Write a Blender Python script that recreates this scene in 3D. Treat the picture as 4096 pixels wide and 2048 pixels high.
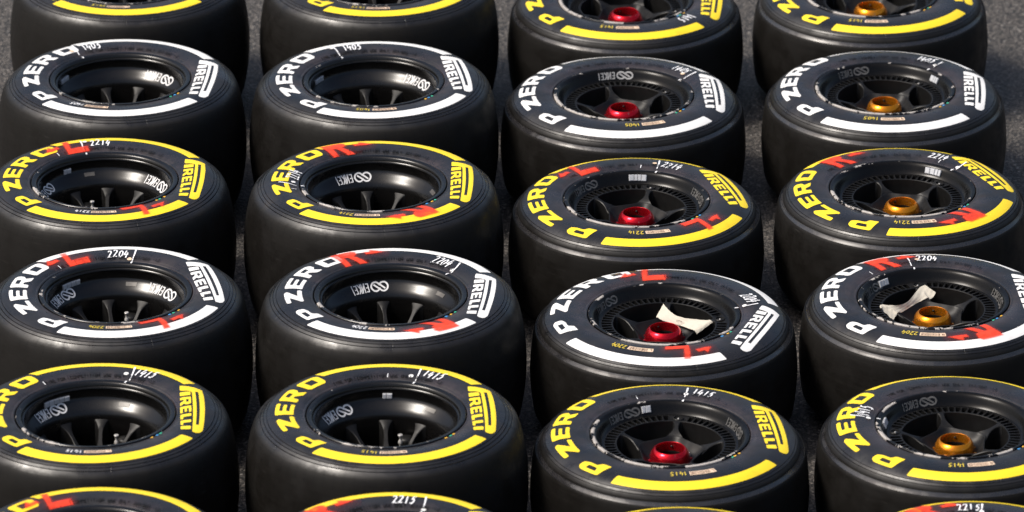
import bpy, bmesh, math, random
from mathutils import Vector, Matrix
from mathutils.geometry import tessellate_polygon
R = math.radians
sin, cos, pi = math.sin, math.cos, math.pi
scene = bpy.context.scene
for o in list(bpy.data.objects):
    bpy.data.objects.remove(o, do_unlink=True)
C = scene.collection
HR = 0.3575          # height of the rear rim edge above the ground
HF = 0.2925          # height of the front rim edge above the ground

# ------------------------------------------------------------------ camera
cam = bpy.data.cameras.new('camera')
cam.sensor_width = 36.0
cam.sensor_fit = 'HORIZONTAL'
cam.lens = 23687.35 / 4096 * 36.0
cam.clip_start = 0.5
cam.clip_end = 400
cam.dof.use_dof = True
cam.dof.focus_distance = 14.55
cam.dof.aperture_fstop = 4.5
camo = bpy.data.objects.new('camera', cam)
C.objects.link(camo)
camo.location = (0, 0, 5.7902 + HR)
camo.rotation_euler = (R(90 - 23.6516), 0, 0)
scene.camera = camo

# ------------------------------------------------------------------ world and sun
SUN_EL, SUN_AZ = 53, -106        # azimuth: degrees clockwise from straight ahead; high on the left
world = bpy.data.worlds.new('World')
scene.world = world
world.use_nodes = True
wn = world.node_tree
for n in list(wn.nodes):
    wn.nodes.remove(n)
sky = wn.nodes.new('ShaderNodeTexSky')
sky.sky_type = 'NISHITA'
sky.sun_disc = False
sky.sun_elevation = R(SUN_EL)
sky.sun_rotation = R(SUN_AZ)
sky.air_density = 1.0
sky.dust_density = 5.0
sky.ozone_density = 1.0
bg = wn.nodes.new('ShaderNodeBackground')
bg.inputs['Strength'].default_value = 0.080
wo = wn.nodes.new('ShaderNodeOutputWorld')
wn.links.new(sky.outputs[0], bg.inputs[0])
wn.links.new(bg.outputs[0], wo.inputs[0])
sun = bpy.data.lights.new('sun', 'SUN')
sun.energy = 2.3
sun.angle = R(17)
sun.color = (1.0, 0.94, 0.86)
suno = bpy.data.objects.new('sun', sun)
C.objects.link(suno)
sd = Vector((sin(R(SUN_AZ)) * cos(R(SUN_EL)), cos(R(SUN_AZ)) * cos(R(SUN_EL)), sin(R(SUN_EL))))
suno.rotation_euler = sd.to_track_quat('Z', 'Y').to_euler()
suno.location = sd * 30

# ------------------------------------------------------------------ exposure
vs = scene.view_settings
vs.view_transform = 'Standard'
vs.look = 'None'
vs.exposure = 0.85
vs.gamma = 1.0
vs.use_curve_mapping = False

# ------------------------------------------------------------------ node helpers
class NT:
    def __init__(s, name):
        s.m = bpy.data.materials.new(name)
        s.m.use_nodes = True
        s.t = s.m.node_tree
        s.b = s.t.nodes['Principled BSDF']
        s.out = s.t.nodes['Material Output']
    def n(s, typ, **kw):
        x = s.t.nodes.new(typ)
        for k, v in kw.items():
            setattr(x, k, v)
        return x
    def l(s, a, b):
        s.t.links.new(a, b)
    def put(s, sock, v):
        if hasattr(v, 'is_output') or isinstance(v, bpy.types.NodeSocket):
            s.l(v, sock)
        else:
            sock.default_value = v
    def math(s, op, a, b=None, c=None, clamp=False):
        x = s.n('ShaderNodeMath', operation=op, use_clamp=clamp)
        s.put(x.inputs[0], a)
        if b is not None: s.put(x.inputs[1], b)
        if c is not None: s.put(x.inputs[2], c)
        return x.outputs[0]
    def step(s, v, a, b, lo=0.0, hi=1.0):
        x = s.n('ShaderNodeMapRange', interpolation_type='SMOOTHSTEP')
        s.put(x.inputs[0], v)
        x.inputs[1].default_value = a; x.inputs[2].default_value = b
        x.inputs[3].default_value = lo; x.inputs[4].default_value = hi
        return x.outputs[0]
    def noise(s, vec, scale, detail=3.0, rough=0.55):
        x = s.n('ShaderNodeTexNoise')
        if vec is not None: s.l(vec, x.inputs['Vector'])
        x.inputs['Scale'].default_value = scale
        x.inputs['Detail'].default_value = detail
        x.inputs['Roughness'].default_value = rough
        return x.outputs['Fac']
    def mix(s, f, a, b):
        x = s.n('ShaderNodeMix', data_type='RGBA')
        s.put(x.inputs[0], f); s.put(x.inputs[6], a); s.put(x.inputs[7], b)
        return x.outputs[2]
    def obj(s):
        return s.n('ShaderNodeTexCoord').outputs['Object']
    def bump(s, h, strength, dist):
        x = s.n('ShaderNodeBump')
        x.inputs['Strength'].default_value = strength
        x.inputs['Distance'].default_value = dist
        s.l(h, x.inputs['Height'])
        s.l(x.outputs[0], s.b.inputs['Normal'])
    def set(s, **kw):
        for k, v in kw.items():
            s.put(s.b.inputs[k.replace('_', ' ')], v)
    def polar(s):
        """object-space radius, angle (radians), height, and a vector that varies per object"""
        co = s.obj()
        sep = s.n('ShaderNodeSeparateXYZ'); s.l(co, sep.inputs[0])
        x, y, z = sep.outputs
        r = s.math('SQRT', s.math('ADD', s.math('MULTIPLY', x, x), s.math('MULTIPLY', y, y)))
        a = s.math('ARCTAN2', y, x)
        rnd = s.n('ShaderNodeObjectInfo').outputs['Random']
        off = s.n('ShaderNodeCombineXYZ')
        for i in range(3): s.l(s.math('MULTIPLY', rnd, 37.0 + 11 * i), off.inputs[i])
        add = s.n('ShaderNodeVectorMath', operation='ADD')
        s.l(co, add.inputs[0]); s.l(off.outputs[0], add.inputs[1])
        return r, a, z, add.outputs[0], rnd

def c4(r, g, b): return (r, g, b, 1.0)

def rubber_material():
    s = NT('tyre_rubber')
    r, a, z, v, rnd = s.polar()
    tread = s.math('MULTIPLY', s.step(r, 0.286, 0.304), s.step(z, -0.006, -0.020))
    big = s.noise(v, 7.0, 3.0)
    fine = s.noise(v, 240.0, 2.0)
    dust = s.step(s.noise(v, 16.0, 5.0, 0.65), 0.50, 0.78)
    # circumferential scuffs: stretched round the axis
    cv = s.n('ShaderNodeCombineXYZ')
    s.l(s.math('MULTIPLY', a, 1.4), cv.inputs[0])
    s.l(s.math('ADD', s.math('MULTIPLY', z, 420.0), s.math('MULTIPLY', rnd, 50.0)), cv.inputs[1])
    s.l(s.math('MULTIPLY', r, 420.0), cv.inputs[2])
    streak = s.noise(cv.outputs[0], 1.0, 2.0)
    base = s.mix(s.step(big, 0.3, 0.7), c4(0.0066, 0.0068, 0.0076), c4(0.0150, 0.0142, 0.0150))
    base = s.mix(s.math('MULTIPLY', dust, 0.45), base, c4(0.026, 0.020, 0.019))
    # brownish smears round the bead in loose patches, brightened to paint in glare
    smear_glare = s.math('MULTIPLY', s.step(s.noise(v, 9.0, 6.0, 0.7), 0.38, 0.66), s.step(r, 0.244, 0.192))
    base = s.mix(s.math('MULTIPLY', smear_glare, 0.7), base, c4(0.044, 0.033, 0.035))
    treadc = s.mix(streak, c4(0.0042, 0.0038, 0.0034), c4(0.0085, 0.0075, 0.0064))
    base = s.mix(tread, base, treadc)
    # pale scuffs dragged round the tyre
    sv = s.n('ShaderNodeCombineXYZ')
    s.l(s.math('ADD', s.math('MULTIPLY', a, 5.0), s.math('MULTIPLY', rnd, 71.0)), sv.inputs[0])
    s.l(s.math('MULTIPLY', z, 160.0), sv.inputs[1]); s.l(s.math('MULTIPLY', r, 160.0), sv.inputs[2])
    scuff = s.step(s.noise(sv.outputs[0], 1.0, 5.0, 0.7), 0.64, 0.74)
    base = s.mix(s.math('MULTIPLY', scuff, 0.35), base, c4(0.060, 0.054, 0.050))
    # moulding lines
    def lines(n, w, r0, r1):
        f = s.math('ABSOLUTE', s.math('SUBTRACT', s.math('FRACT', s.math('ADD', s.math('MULTIPLY', a, n / (2 * pi)), 0.5)), 0.5))
        on = s.math('LESS_THAN', f, w * n / (2 * pi * (r0 + r1) / 2))
        return s.math('MULTIPLY', on, s.math('MULTIPLY', s.math('GREATER_THAN', r, r0), s.math('LESS_THAN', r, r1)))
    l1 = s.math('MULTIPLY', lines(26, 0.0012, 0.272, 0.3035), s.math('GREATER_THAN', z, -0.03))
    l2 = s.math('MULTIPLY', lines(26, 0.0007, 0.1875, 0.205), s.math('GREATER_THAN', z, -0.03))
    l3 = s.math('MULTIPLY', lines(78, 0.0010, 0.303, 0.330), s.math('MULTIPLY', s.math('GREATER_THAN', z, -0.052), s.math('LESS_THAN', z, -0.02)))
    ln = s.math('MAXIMUM', l1, s.math('MAXIMUM', l2, l3))
    base = s.mix(s.math('MULTIPLY', ln, 0.75), base, c4(0.003, 0.003, 0.003))
    rough = s.math('ADD', s.math('MULTIPLY', s.step(s.noise(v, 13.0, 5.0, 0.65), 0.32, 0.68), 0.28), 0.19)
    rough = s.math('ADD', rough, s.math('MULTIPLY', dust, 0.10))
    rough = s.math('ADD', rough, s.math('MULTIPLY', scuff, 0.15))
    rough = s.math('ADD', rough, s.math('MULTIPLY', tread, s.math('ADD', s.math('MULTIPLY', streak, 0.18), 0.12)))
    s.set(Base_Color=base, Roughness=rough)
    s.l(s.math('SUBTRACT', 0.55, s.math('MULTIPLY', tread, 0.36)), s.b.inputs['Specular IOR Level'])
    h = s.math('SUBTRACT', s.math('ADD', s.math('MULTIPLY', fine, 0.35), s.math('MULTIPLY', s.math('MULTIPLY', streak, tread), 0.5)), s.math('MULTIPLY', ln, 1.2))
    s.bump(h, 0.35, 0.0008)
    return s.m

def gloss_rubber():
    s = NT('polished_rubber')
    r, a, z, v, rnd = s.polar()
    n = s.noise(v, 30.0, 4.0)
    cv = s.n('ShaderNodeCombineXYZ')
    s.l(s.math('MULTIPLY', a, 3.0), cv.inputs[0])
    s.l(s.math('MULTIPLY', r, 500.0), cv.inputs[1])
    s.l(s.math('MULTIPLY', rnd, 50.0), cv.inputs[2])
    st = s.noise(cv.outputs[0], 1.0, 2.0)
    s.set(Base_Color=s.mix(n, c4(0.012, 0.012, 0.014), c4(0.026, 0.024, 0.024)), Roughness=s.math('ADD', s.math('MULTIPLY', s.step(n, 0.35, 0.65), 0.20), s.math('ADD', s.math('MULTIPLY', st, 0.10), 0.09)))
    s.b.inputs['Specular IOR Level'].default_value = 0.8
    s.bump(st, 0.15, 0.0006)
    return s.m

def paint(name, col, col2, rough=0.45, grime=0.35):
    s = NT(name)
    r, a, z, v, rnd = s.polar()
    big = s.noise(v, 9.0, 3.0)
    spot = s.step(s.noise(v, 70.0, 4.0, 0.7), 0.64, 0.76)
    smear = s.step(s.noise(v, 18.0, 5.0, 0.7), 0.55, 0.80)
    base = s.mix(big, col, col2)
    base = s.mix(s.math('MULTIPLY', s.math('MAXIMUM', s.math('MULTIPLY', spot, 0.8), smear), grime), base, c4(col[0] * 0.35, col[1] * 0.33, col[2] * 0.34 + 0.01))
    s.set(Base_Color=base, Roughness=s.math('ADD', s.math('MULTIPLY', big, 0.2), rough - 0.1))
    s.bump(s.noise(v, 300.0, 2.0), 0.12, 0.0005)
    return s.m

def flat(name, col, rough=0.5, metal=0.0, var=0.25, scale=40.0, bumpd=0.0, spec=0.5):
    s = NT(name)
    r, a, z, v, rnd = s.polar()
    n = s.noise(v, scale, 4.0)
    s.set(Base_Color=s.mix(n, c4(*[x * (1 - var) for x in col]), c4(*[min(1, x * (1 + var)) for x in col])),
          Roughness=s.math('ADD', s.math('MULTIPLY', n, 0.2), rough - 0.1), Metallic=metal)
    s.b.inputs['Specular IOR Level'].default_value = spec
    if bumpd: s.bump(n, 0.4, bumpd)
    return s.m

def rim_material(name, chip, spec):
    """satin black wheel paint, chipped to bare metal along the outer edge"""
    s = NT(name)
    r, a, z, v, rnd = s.polar()
    n = s.noise(v, 12.0, 4.0)
    fine = s.noise(v, 120.0, 3.0)
    base = s.mix(n, c4(0.0020, 0.0019, 0.0019), c4(0.0044, 0.0041, 0.0040))
    dust = s.step(s.noise(v, 28.0, 5.0, 0.7), 0.55, 0.80)
    base = s.mix(s.math('MULTIPLY', dust, 0.14), base, c4(0.030, 0.024, 0.019))
    cv = s.n('ShaderNodeCombineXYZ')
    s.l(s.math('ADD', s.math('MULTIPLY', s.math('COSINE', a), 1.6), s.math('MULTIPLY', rnd, 40.0)), cv.inputs[0])
    s.l(s.math('MULTIPLY', s.math('SINE', a), 1.6), cv.inputs[1])
    s.l(s.math('MULTIPLY', r, 14.0), cv.inputs[2])
    cn = s.noise(cv.outputs[0], 2.2, 6.0, 0.66)
    bias = s.math('MULTIPLY', s.math('COSINE', s.math('SUBTRACT', a, R(-125))), 0.085)
    edge = s.math('MULTIPLY', s.step(r, 0.1735, 0.1775), s.step(z, -0.006, -0.002))
    m = s.math('MULTIPLY', s.step(s.math('ADD', cn, bias), chip, chip + 0.012), edge)
    base = s.mix(m, base, s.mix(fine, c4(0.26, 0.24, 0.22), c4(0.50, 0.47, 0.44)))
    rough = s.math('ADD', s.math('MULTIPLY', n, 0.22), 0.15)
    s.set(Base_Color=base, Roughness=s.math('ADD', rough, s.math('MULTIPLY', m, 0.2)))
    s.b.inputs['Specular IOR Level'].default_value = spec
    s.bump(s.math('SUBTRACT', s.math('MULTIPLY', fine, 0.3), m), 0.3, 0.0006)
    return s.m

def anodised(name, col, col2):
    s = NT(name)
    r, a, z, v, rnd = s.polar()
    n = s.noise(v, 22.0, 4.0)
    sc = s.step(s.noise(v, 160.0, 3.0), 0.60, 0.75)
    s.set(Base_Color=s.mix(s.math('MULTIPLY', sc, 0.35), s.mix(n, col, col2), c4(0.55, 0.45, 0.40)), Metallic=0.85,
          Roughness=s.math('ADD', s.math('MULTIPLY', n, 0.14), 0.13))
    return s.m

def spray_material():
    s = NT('red_spray_paint')
    at = s.n('ShaderNodeAttribute'); at.attribute_name = 'cover'
    r, a, z, v, rnd = s.polar()
    n = s.noise(v, 420.0, 2.0)
    f = s.math('ADD', at.outputs['Fac'], s.math('MULTIPLY', s.math('SUBTRACT', n, 0.5), s.math('MULTIPLY', s.math('MULTIPLY', at.outputs['Fac'], s.math('SUBTRACT', 1.0, at.outputs['Fac'])), 1.6)), clamp=True)
    thin = s.step(s.noise(v, 26.0, 5.0, 0.7), 0.30, 0.64, 0.55, 0.97)
    f = s.math('MULTIPLY', f, thin)
    s.set(Base_Color=c4(0.88, 0.055, 0.018), Roughness=0.55)
    tr = s.n('ShaderNodeBsdfTransparent')
    mx = s.n('ShaderNodeMixShader')
    s.l(f, mx.inputs[0]); s.l(tr.outputs[0], mx.inputs[1]); s.l(s.b.outputs[0], mx.inputs[2])
    s.l(mx.outputs[0], s.out.inputs[0])
    return s.m

def asphalt_material():
    s = NT('asphalt')
    co = s.obj()
    vo = s.n('ShaderNodeTexVoronoi'); s.l(co, vo.inputs['Vector']); vo.inputs['Scale'].default_value = 130.0
    sepc = s.n('ShaderNodeSeparateColor'); s.l(vo.outputs['Color'], sepc.inputs[0])
    big = s.noise(co, 1.3, 4.0)
    mid = s.noise(co, 22.0, 4.0)
    stone = s.mix(sepc.outputs[0], c4(0.030, 0.027, 0.025), c4(0.135, 0.119, 0.104))
    stone = s.mix(s.step(sepc.outputs[1], 0.93, 0.97), stone, c4(0.24, 0.22, 0.20))
    tar = s.step(vo.outputs['Distance'], 0.42, 0.60)
    base = s.mix(tar, stone, c4(0.016, 0.015, 0.014))
    base = s.mix(s.math('MULTIPLY', s.step(mid, 0.4, 0.7), 0.35), base, c4(0.060, 0.053, 0.047))
    base = s.mix(s.math('MULTIPLY', s.step(big, 0.35, 0.7), 0.3), base, c4(0.036, 0.033, 0.031))
    s.set(Base_Color=base, Roughness=s.math('ADD', s.math('MULTIPLY', mid, 0.3), 0.55))
    s.bump(s.math('SUBTRACT', 1.0, vo.outputs['Distance']), 0.8, 0.004)
    return s.m

M = {}
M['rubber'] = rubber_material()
M['gloss'] = gloss_rubber()
M['white'] = paint('white_tyre_paint', c4(0.77, 0.77, 0.76), c4(0.71, 0.71, 0.70), 0.5, 0.22)
M['yellow'] = paint('yellow_tyre_paint', c4(0.88, 0.655, 0.024), c4(0.83, 0.605, 0.018), 0.42, 0.24)
M['pen'] = flat('white_paint_pen', (0.80, 0.81, 0.83), 0.5, var=0.18, scale=140)
M['ypen'] = flat('yellow_crayon', (0.62, 0.47, 0.05), 0.6, var=0.4, scale=160)
M['spray'] = spray_material()
M['mould'] = flat('moulded_rubber', (0.0025, 0.0025, 0.0028), 0.85, spec=0.12)
M['bore'] = flat('dark_bore', (0.004, 0.004, 0.004), 0.9, spec=0.05)  # black paints in the shade deep inside nuts and vent slots
M['label'] = flat('label_paper', (0.66, 0.50, 0.36), 0.6, var=0.08)
M['ink'] = flat('label_ink', (0.10, 0.05, 0.03), 0.6)
M['rimF'] = rim_material('chipped_satin_black_wheel_paint', 0.565, 0.20)
M['rimR'] = rim_material('satin_black_wheel_paint', 0.645, 0.42)
M['hub'] = flat('satin_black_casting', (0.0062, 0.0060, 0.0059), 0.46, var=0.45, scale=60, spec=0.26)
M['logoW'] = flat('white_logo_print', (0.62, 0.62, 0.62), 0.45, var=0.12)
M['logoG'] = flat('grey_logo_print', (0.30, 0.30, 0.30), 0.45, var=0.2)
M['logoD'] = flat('black_relief_logo', (0.085, 0.083, 0.080), 0.38, var=0.2)
M['lead'] = flat('grey_balance_weight', (0.46, 0.47, 0.49), 0.42, 0.25, var=0.25, scale=90)
M['steel'] = flat('bare_steel', (0.66, 0.64, 0.61), 0.34, 0.55, var=0.15)
M['foil'] = flat('metallic_sticker', (0.075, 0.070, 0.064), 0.40, 0.2, var=0.3, scale=120)
M['red'] = anodised('red_anodised_nut', c4(0.74, 0.012, 0.026), c4(0.60, 0.008, 0.020))
M['orange'] = anodised('orange_anodised_nut', c4(0.90, 0.32, 0.020), c4(0.78, 0.25, 0.012))
M['tape'] = flat('masking_tape', (0.50, 0.465, 0.39), 0.75, var=0.14, scale=60, bumpd=0.002)
M['blue'] = flat('blue_dab', (0.06, 0.28, 0.60), 0.5)
M['green'] = flat('green_dab', (0.05, 0.42, 0.26), 0.5)
M['amber'] = flat('amber_dab', (0.75, 0.42, 0.04), 0.5)
M['asphalt'] = asphalt_material()

# ------------------------------------------------------------------ mesh helpers
def mesh(name, verts, faces, mats, fm=None, smooth=None):
    me = bpy.data.meshes.new(name)
    me.from_pydata([tuple(v) for v in verts], [], faces)
    for m in (mats if isinstance(mats, (list, tuple)) else [mats]):
        me.materials.append(m)
    if fm: me.polygons.foreach_set('material_index', fm)
    if smooth is not None:
        me.polygons.foreach_set('use_smooth', [True] * len(me.polygons))
        me.update()
        me.set_sharp_from_angle(angle=R(smooth))
    me.update()
    return me

def add(name, me, parent=None, loc=(0, 0, 0), rz=0.0):
    o = bpy.data.objects.new(name, me)
    C.objects.link(o)
    o.parent = parent
    o.location = loc
    o.rotation_euler = (0, 0, rz)
    return o

def lathe(name, prof, mats, segs=144, fmf=None, smooth=28, closed=False):
    n = len(prof)
    verts, faces, fm = [], [], []
    for i in range(segs):
        a = 2 * pi * i / segs
        ca, sa = cos(a), sin(a)
        verts += [(p[0] * ca, p[0] * sa, p[1]) for p in prof]
    for i in range(segs):
        j = (i + 1) % segs
        for k in range(n if closed else n - 1):
            k2 = (k + 1) % n
            faces.append((i * n + k, i * n + k2, j * n + k2, j * n + k))
            fm.append(fmf(k) if fmf else 0)
    return mesh(name, verts, faces, mats, fm, smooth)

def round_poly(pts, rad, n=3):
    out = []
    N = len(pts)
    for i in range(N):
        p0, p, p1 = Vector(pts[i - 1]), Vector(pts[i]), Vector(pts[(i + 1) % N])
        a, b = (p0 - p), (p1 - p)
        d = min(rad, a.length * 0.45, b.length * 0.45)
        A, B = p + a.normalized() * d, p + b.normalized() * d
        for k in range(n + 1):
            t = k / n
            out.append(tuple((1 - t) ** 2 * A + 2 * t * (1 - t) * p + t * t * B))
    return out

def sheet(polys, step, mapf):
    """polys: list of [outer, hole, ...] in 2D; cut on a grid of the given step and mapped to 3D"""
    bm = bmesh.new()
    for rings in polys:
        vl = []
        for ring in rings:
            vl += [bm.verts.new((p[0], p[1], 0)) for p in ring]
        for t in tessellate_polygon([[Vector((p[0], p[1], 0)) for p in ring] for ring in rings]):
            try: bm.faces.new([vl[i] for i in t])
            except ValueError: pass
    for ax in (0, 1):
        lo = min(v.co[ax] for v in bm.verts); hi = max(v.co[ax] for v in bm.verts)
        k = math.floor(lo / step) + 1
        while k * step < hi:
            co = Vector((0, 0, 0)); no = Vector((0, 0, 0)); co[ax] = k * step; no[ax] = 1
            bmesh.ops.bisect_plane(bm, geom=bm.verts[:] + bm.edges[:] + bm.faces[:], plane_co=co, plane_no=no, dist=1e-6)
            k += 1
    bmesh.ops.recalc_face_normals(bm, faces=bm.faces[:])
    bm.verts.index_update()
    verts = [mapf(v.co.x, v.co.y) for v in bm.verts]
    faces = [[v.index for v in f.verts] for f in bm.faces]
    bm.free()
    # make the sheet face along +z / outward consistently
    if faces:
        up = 0
        for f in faces:
            a, b, c = (Vector(verts[i]) for i in f[:3])
            up += (b - a).cross(c - a).z
        if up < 0: faces = [f[::-1] for f in faces]
    return verts, faces

def ribbon(path, w, close=False):
    """polyline -> list of quads (2D) with mitred joints"""
    P = [Vector(p) for p in path]
    n = len(P)
    L, Rr = [], []
    for i in range(n):
        d0 = (P[i] - P[i - 1]).normalized() if i else (P[1] - P[0]).normalized()
        d1 = (P[i + 1] - P[i]).normalized() if i < n - 1 else d0
        t = (d0 + d1)
        t = t.normalized() if t.length > 1e-6 else d0
        m = Vector((-t.y, t.x))
        k = 1 / max(0.45, abs(m.dot(Vector((-d0.y, d0.x)))))
        ww = w if not callable(w) else w(i / (n - 1))
        L.append(P[i] + m * ww / 2 * k); Rr.append(P[i] - m * ww / 2 * k)
    return [[tuple(L[i]), tuple(L[i + 1]), tuple(Rr[i + 1]), tuple(Rr[i])] for i in range(n - 1)]

def subdiv(path, d):
    out = [path[0]]
    for a, b in zip(path, path[1:]):
        k = max(1, int(math.hypot(b[0] - a[0], b[1] - a[1]) / d))
        out += [(a[0] + (b[0] - a[0]) * i / k, a[1] + (b[1] - a[1]) * i / k) for i in range(1, k + 1)]
    return out

def ribbons_mesh(strokes, mapf):
    """strokes: [(path, width)] -> verts, faces; each stroke a hair above the one before"""
    verts, faces = [], []
    for si, (path, w) in enumerate(strokes):
        for q in ribbon(subdiv(path, 0.006), w):
            b = len(verts)
            for p in q:
                v = mapf(p[0], p[1])
                verts.append((v[0], v[1], v[2] + 0.00006 * si))
            faces.append((b, b + 1, b + 2, b + 3))
    return verts, faces

# ------------------------------------------------------------------ profiles (radius, height above the rim edge plane)
REAR = [(0.1765, -0.020), (0.1800, -0.009), (0.1850, -0.0045), (0.1868, -0.0008), (0.1895, 0.0006), (0.1915, 0.0002), (0.1932, 0.0004), (0.1960, 0.0022),
        (0.2030, 0.0038), (0.2150, 0.0060), (0.2300, 0.0074), (0.2450, 0.0070), (0.2580, 0.0052), (0.2680, 0.0026),
        (0.2740, 0.0002), (0.2745, -0.0022), (0.2754, -0.0022), (0.2758, -0.0008), (0.2812, -0.0037), (0.2817, -0.0062), (0.2826, -0.0062), (0.2830, -0.0048), (0.2882, -0.0088), (0.2887, -0.0114), (0.2896, -0.0116), (0.2901, -0.0103), (0.2960, -0.0156), (0.3010, -0.0200),
        (0.3030, -0.0224), (0.3060, -0.0280), (0.3090, -0.0350), (0.3130, -0.0480), (0.3180, -0.0720), (0.3233, -0.1060), (0.3267, -0.1420), (0.3277, -0.1750)]
FRONT = [(0.1765, -0.020), (0.1800, -0.009), (0.1850, -0.0045), (0.1868, -0.0010), (0.1895, 0.0004), (0.1915, 0.0000), (0.1935, 0.0003), (0.1970, 0.0016),
         (0.2050, 0.0032), (0.2180, 0.0040), (0.2320, 0.0034), (0.2460, 0.0028), (0.2580, 0.0010), (0.2690, -0.0023),
         (0.2770, -0.0058), (0.2845, -0.0100), (0.2885, -0.0128), (0.2889, -0.0146), (0.2896, -0.0152), (0.2900, -0.0142), (0.2940, -0.0178), (0.2944, -0.0198), (0.2951, -0.0206), (0.2955, -0.0196),
         (0.3000, -0.0255), (0.3012, -0.0282), (0.3018, -0.0310), (0.3026, -0.0325), (0.3060, -0.0368), (0.3080, -0.0395), (0.3092, -0.0398), (0.3100, -0.0386), (0.3112, -0.0384), (0.3127, -0.0405),
         (0.3143, -0.0455), (0.3168, -0.0580), (0.3198, -0.0820), (0.3228, -0.1160), (0.3240, -0.1440)]

def full(prof, mid):
    return prof + [(r, 2 * mid - z) for r, z in reversed(prof[:-1])]

def zat(prof, r):
    p = prof[4:]
    p = [q for i, q in enumerate(p) if q[0] < 0.25 or q[1] >= max([t[1] for t in p[i:]])]   # the print bridges the grooves
    for (r0, z0), (r1, z1) in zip(p, p[1:]):
        if r0 <= r <= r1 and r1 > r0:
            return z0 + (z1 - z0) * (r - r0) / (r1 - r0)
    return p[0][1]

TY = {
    'rear': dict(prof=REAR, H=HR, tr=(0.2125, 0.2555), bar=(0.2415, 0.2695), bh=47.0, th=46.0, pz=51.5, px=0.1930, code=0.2195, red=0.2225, mould=0.1995),
    'front': dict(prof=FRONT, H=HF, tr=(0.2325, 0.2750), bar=(0.2590, 0.2835), bh=42.6, th=45.0, pz=50.0, px=0.2065, code=0.2255, red=0.2280, mould=0.2090),
}
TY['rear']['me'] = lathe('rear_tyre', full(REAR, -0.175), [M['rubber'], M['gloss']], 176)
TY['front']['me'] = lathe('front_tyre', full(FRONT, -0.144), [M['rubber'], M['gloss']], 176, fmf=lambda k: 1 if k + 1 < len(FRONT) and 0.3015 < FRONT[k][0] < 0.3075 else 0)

def polar_map(kind, off, rc=None, thc=0.0):
    """(s, t): s metres clockwise at radius rc from angle thc, t = radius"""
    prof = TY[kind]['prof']
    def f(s, t):
        a = R(thc) - s / rc
        return (t * cos(a), t * sin(a), zat(prof, t) + off)
    return f

# ------------------------------------------------------------------ letter shapes
GL = {
    'P': [[(0, 0), (.39, 0), (.48, .31), (.80, .31), (1.0, .45), (1.0, .85), (.86, 1), (.17, 1)], [(.38, .52), (.72, .52), (.74, .79), (.33, .79)]],
    'Z': [[(0, 1), (.76, 1), (.86, .86), (.49, .26), (1.0, .26), (1.0, 0), (.10, 0), (0, .14), (.38, .74), (0, .74)]],
    'E': [[(0, 0), (1, 0), (1, .22), (.33, .22), (.33, .405), (.90, .405), (.90, .595), (.33, .595), (.33, .78), (1, .78), (1, 1), (0, 1)]],
    'R': [[(0, 0), (.31, 0), (.31, .33), (.46, .33), (.70, 0), (1.06, 0), (.80, .37), (.97, .50), (.97, .86), (.84, 1), (0, 1)], [(.31, .54), (.65, .54), (.65, .79), (.31, .79)]],
    'O': [[(.1, 0), (.9, 0), (1, .14), (1, .86), (.9, 1), (.1, 1), (0, .86), (0, .14)], [(.30, .25), (.70, .25), (.70, .75), (.30, .75)]],
    'L': [[(0, 0), (1, 0), (1, .25), (.54, .25), (.54, 1), (0, 1)]],
    'I': [[(0, 0), (1, 0), (1, 1), (0, 1)]],
}
def glyph(ch, x0, x1, y0, y1, rad):
    return [round_poly([(x0 + (x1 - x0) * px, y0 + (y1 - y0) * py) for px, py in ring], rad if i == 0 else rad * 0.45) for i, ring in enumerate(GL[ch])]

def pzero(kind):
    k = TY[kind]; r0, r1 = k['tr']; rm = (r0 + r1) / 2
    sc = k['pz'] / 51.5
    polys = []
    for ch, a0, a1 in (('P', 51.5, 35.0), ('Z', 24.3, 6.6), ('E', 4.3, -10.2), ('R', -13.6, -29.4), ('O', -33.6, -49.6)):
        # start angle is larger (clockwise reading); s grows clockwise
        polys.append(glyph(ch, -R(a0 * sc) * rm, -R(a1 * sc) * rm, r0, r1, 0.0045))
    return [sheet([q], 0.006, polar_map(kind, 0.0007, rm, 177.0)) for q in polys]

def logo(kind):
    k = TY[kind]; x0 = k['px']
    H = 0.0255
    polys = []
    P = [(0, 0), (0.0015, 0.013), (0.008, 0.036), (0.020, 0.0555), (0.060, 0.0565), (0.235, 0.0565), (0.2475, 0.050), (0.2500, 0.040), (0.2460, 0.0300), (0.100, 0.0295), (0.034, 0.0295), (0.0275, 0.016), (0.0245, 0)]
    polys.append([round_poly(P, 0.004), [(0.034, 0.0375), (0.212, 0.0375), (0.212, 0.0450), (0.034, 0.0450)]])
    for ch, a, b in (('I', .0335, .0515), ('R', .0595, .0985), ('E', .1065, .1405), ('L', .1490, .1765), ('L', .1840, .2105), ('I', .2180, .2355)):
        polys.append(glyph(ch, a, b, 0, H, 0.0022))
    prof = k['prof']
    def f(u, v):
        q = (u - 0.118) / 0.118
        x = x0 + v - 0.0065 * q * q * (v / 0.0565) + 0.0015
        y = 0.121 - u
        r = math.hypot(x, y)
        return (x, y, zat(prof, r) + 0.0007)
    return [sheet([q], 0.006, f) for q in polys]

def bar(kind, centre, half):
    k = TY[kind]; r0, r1 = k['bar']; rm = (r0 + r1) / 2
    h = R(half) * rm
    ring = round_poly([(-h, r0), (h, r0), (h + 0.006, r1), (-h - 0.006, r1)], 0.003)
    return sheet([[ring]], 0.007, polar_map(kind, 0.0007, rm, centre))

PRINT = {}
for kind in TY:
    shapes = [('letter', x) for x in logo(kind) + pzero(kind)] + [('colour_bar', bar(kind, -83.0, TY[kind]['bh'])), ('colour_bar', bar(kind, 78.5, TY[kind]['th']))]
    for colour in ('white', 'yellow'):
        PRINT[kind, colour] = [(nm, mesh(kind + '_' + colour + '_' + nm, v, f, M[colour], smooth=40)) for nm, (v, f) in shapes]

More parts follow.
